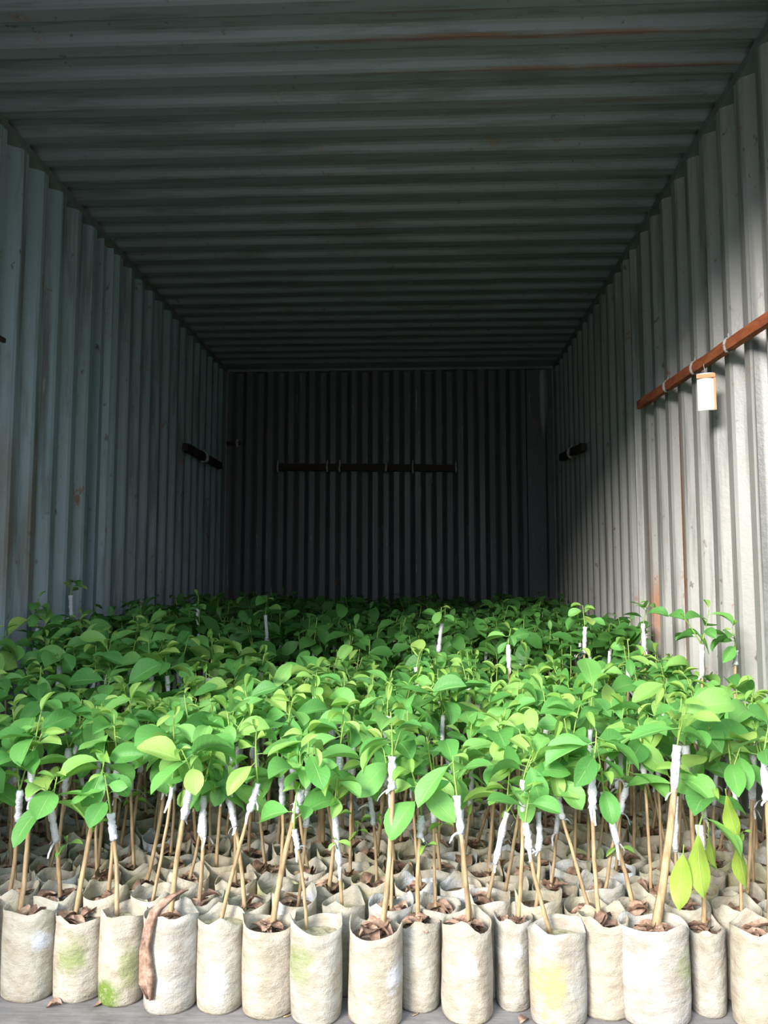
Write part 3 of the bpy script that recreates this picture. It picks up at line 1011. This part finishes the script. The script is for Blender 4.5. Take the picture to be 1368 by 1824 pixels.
ORD = {0: 'second', 1: 'third', 2: 'fourth', 3: 'fifth', 4: 'sixth', 5: 'seventh', 6: 'eighth', 7: 'ninth', 8: 'tenth'}
used = {}
NEAR.sort(key=lambda q: (q['row'], q['x']))
for n_, q in enumerate(NEAR):
    rr = random.Random(3000 + int(q['x'] * 977) * 13 + q['row'] * 7919)
    x, y = q['x'], q['y']
    kw = {}
    if 'tall' in q:
        u, v0, v1, yd, cs, lab = TALL[q['tall']]
        top = at(u, v0, y=y + 0.01)
        kw = dict(tape_len=max(.03, (at(u, v0, y=y) - at(u, v1, y=y)).z), crown_size=cs, twin=q['tall'] == 11, stem_r=.0062 if q['tall'] == 11 else .0045, nshoot=2 if q['tall'] in (7, 4, 14) else 1, leaf_scale=.8)
        grp = None
    else:
        z = tape_top(y, rr, x)
        lean = Vector((rr.gauss(0, .028), rr.gauss(0, .022), 0))
        top = Vector((x, y, z)) + lean
        top.x = min(max(top.x, XL + .07), XR - .06)
        dn = near_front(q)
        side = FRONT[dn][0] + FRONT[dn][1]
        if q['row'] <= 8:
            lab = 'seedling in the %s row behind the %s front bag' % (ORD[q['row']], SHORT[dn])
            off = q['u'] - side / 2
            if lab in used:
                lab = 'seedling in the %s row, back right of the %s front bag' % (ORD[q['row']], SHORT[dn])
            if lab in used: lab = lab.replace('back right', 'further right')
            used[lab] = 1
            if q['u'] < -5: lab = 'seedling in the %s row of bags cut by the left edge of the photo' % ORD[q['row']]
            elif q['u'] > 1373: lab = 'seedling in the %s row of bags cut by the right edge of the photo' % ORD[q['row']]
            grp = 'seedlings in the %s row' % ORD[q['row']]
        else:
            zone = 'left' if q['u'] < 456 else 'middle' if q['u'] < 912 else 'right'
            band = 'eleventh and later'
            lab = 'grafted seedling crowded in the %s rows, %s third of the photo' % (band, zone)
            grp = 'grafted seedlings in the %s rows, %s third' % (band, zone)
    seedling('grafted_seedling', (x, y, 0), rr, lab, grp or 'seedlings standing above the rows', top, sx=rr.uniform(.96, 1.03), sy_=rr.uniform(.92, .98), sz=rr.uniform(.92, 1.05), **kw)

# small green sprig leaves low in the fourth / fifth bags ignored: carried by shoots

# ------------------------------------------------------------------ everything beyond the 300: one mass
far = [q for q in plants if 'near' not in q]
# off-frame part of the front row
for i in range(5):
    far.append(dict(x=XL + .07 + i * .1, y=1.66)) if XL + .07 + i * .1 < cent[0].x - .095 else None
g = G(); tint = []
rr = random.Random(77)
bagvar = [bag_geo(random.Random(900 + i), n=10, lo=True) for i in range(5)]
leafvar = []
for i in range(6):
    r2 = random.Random(950 + i)
    v, f, uv = leaf_geo(r2, r2.uniform(.21, .30), r2.uniform(.1, .5), r2.uniform(.2, 1.0), nx=2, ny=4, petiole=False)
    leafvar.append(([Vector(p) for p in v], f))


def gadd(vf, mi, M=None, t=0.5):
    n0 = len(g.v)
    g.add(vf, mi, M)
    tint.extend([t] * (len(g.v) - n0))


for q in far:
    x, y = q['x'], q['y']
    b, s, zs = bagvar[rr.randrange(5)]
    M = Matrix.Translation((x, y, 0)) @ Matrix.Rotation(rr.uniform(0, 6), 4, 'Z')
    gadd(b, 0, M); gadd((s[0], s[1]), 1, M)
    z = tape_top(y, rr, x)
    top = Vector((min(max(x + rr.gauss(0, .028), XL + .07), XR - .06), min(y + rr.gauss(0, .022), YB - .06), z))
    base = Vector((x, y, zs - .006))
    pts = [base, base.lerp(top, .5) + Vector((rr.uniform(-.006, .006), 0, 0)), top]
    gadd(tube(pts, .0042, 5), 2)
    tb = base.lerp(top, 1 - rr.uniform(.05, .085) / (top - base).length)
    gadd(tube([tb, tb.lerp(top, .5), top], [.006, .0075, .0065], 5), 3)
    sh, lv = crown(rr, top, rr.uniform(.07, .13), rr.choice((1, 2, 2)), (top - base).normalized())
    for p_, r_ in sh: gadd(tube([p_[0], p_[3], p_[6]], .0017, 3, False), 4)
    for M, yg, i in lv:
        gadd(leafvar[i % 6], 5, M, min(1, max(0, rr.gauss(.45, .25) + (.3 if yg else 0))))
me = g.make('seedling_mass', [M_bag_far, M_soil, M_stem, M_tape, M_shoot, M_leaf_far_shaded])
at_t = me.attributes.new('tint', 'FLOAT', 'POINT')
at_t.data.foreach_set('value', tint)
mass = link('seedling_mass', me)
tag(mass, 'dense shaded mass of grafted seedlings filling the back of the container', 'seedlings', None, 'stuff')

# ------------------------------------------------------------------ scraps on the floor in front of the bags
SCR = [(97, 1788, .03, .012, 'brown scrap of dead leaf at the foot of the leftmost front bag'),
       (934, 1815, .028, .012, 'reddish brown dead leaf scrap on floor before the set-back narrow bag'),
       (176, 1786, .02, .008, 'small brown crumb between the second and third front bags')]
for i, (u, v_, L, wd_, lab) in enumerate(SCR):
    r2 = random.Random(60 + i)
    o = link('dry_leaf', G().add(crumple(r2, L, wd_, .9)).make('dry_leaf', [M_dry]))
    p = at(u, v_, z=0.006)
    o.location = (p.x, p.y, 0.004)
    o.rotation_euler = (0, 0, r2.uniform(0, 6))
    tag(o, lab, 'dead leaf')
r2 = random.Random(5)
for i, (u, v_, lab) in enumerate([(505, 1814, 'pale thin root fibre lying on floor before the brown-littered wide bag'), (735, 1812, 'pale thin root fibre lying on floor before the dead-leaf-heaped bag')]):
    p = at(u, v_, z=0.0)
    q = [(0, 0, .003)]
    a = r2.uniform(-.5, .5)
    for k in range(7):
        a += r2.uniform(-.6, .6)
        q.append((q[-1][0] + .008 * math.cos(a), q[-1][1] + .008 * math.sin(a), .003))
    o = link('root_fibre', G().add(tube(q, .0012, 5)).make('root_fibre', [M_stem]))
    o.location = (p.x, p.y, 0)
    tag(o, lab, 'fibre')
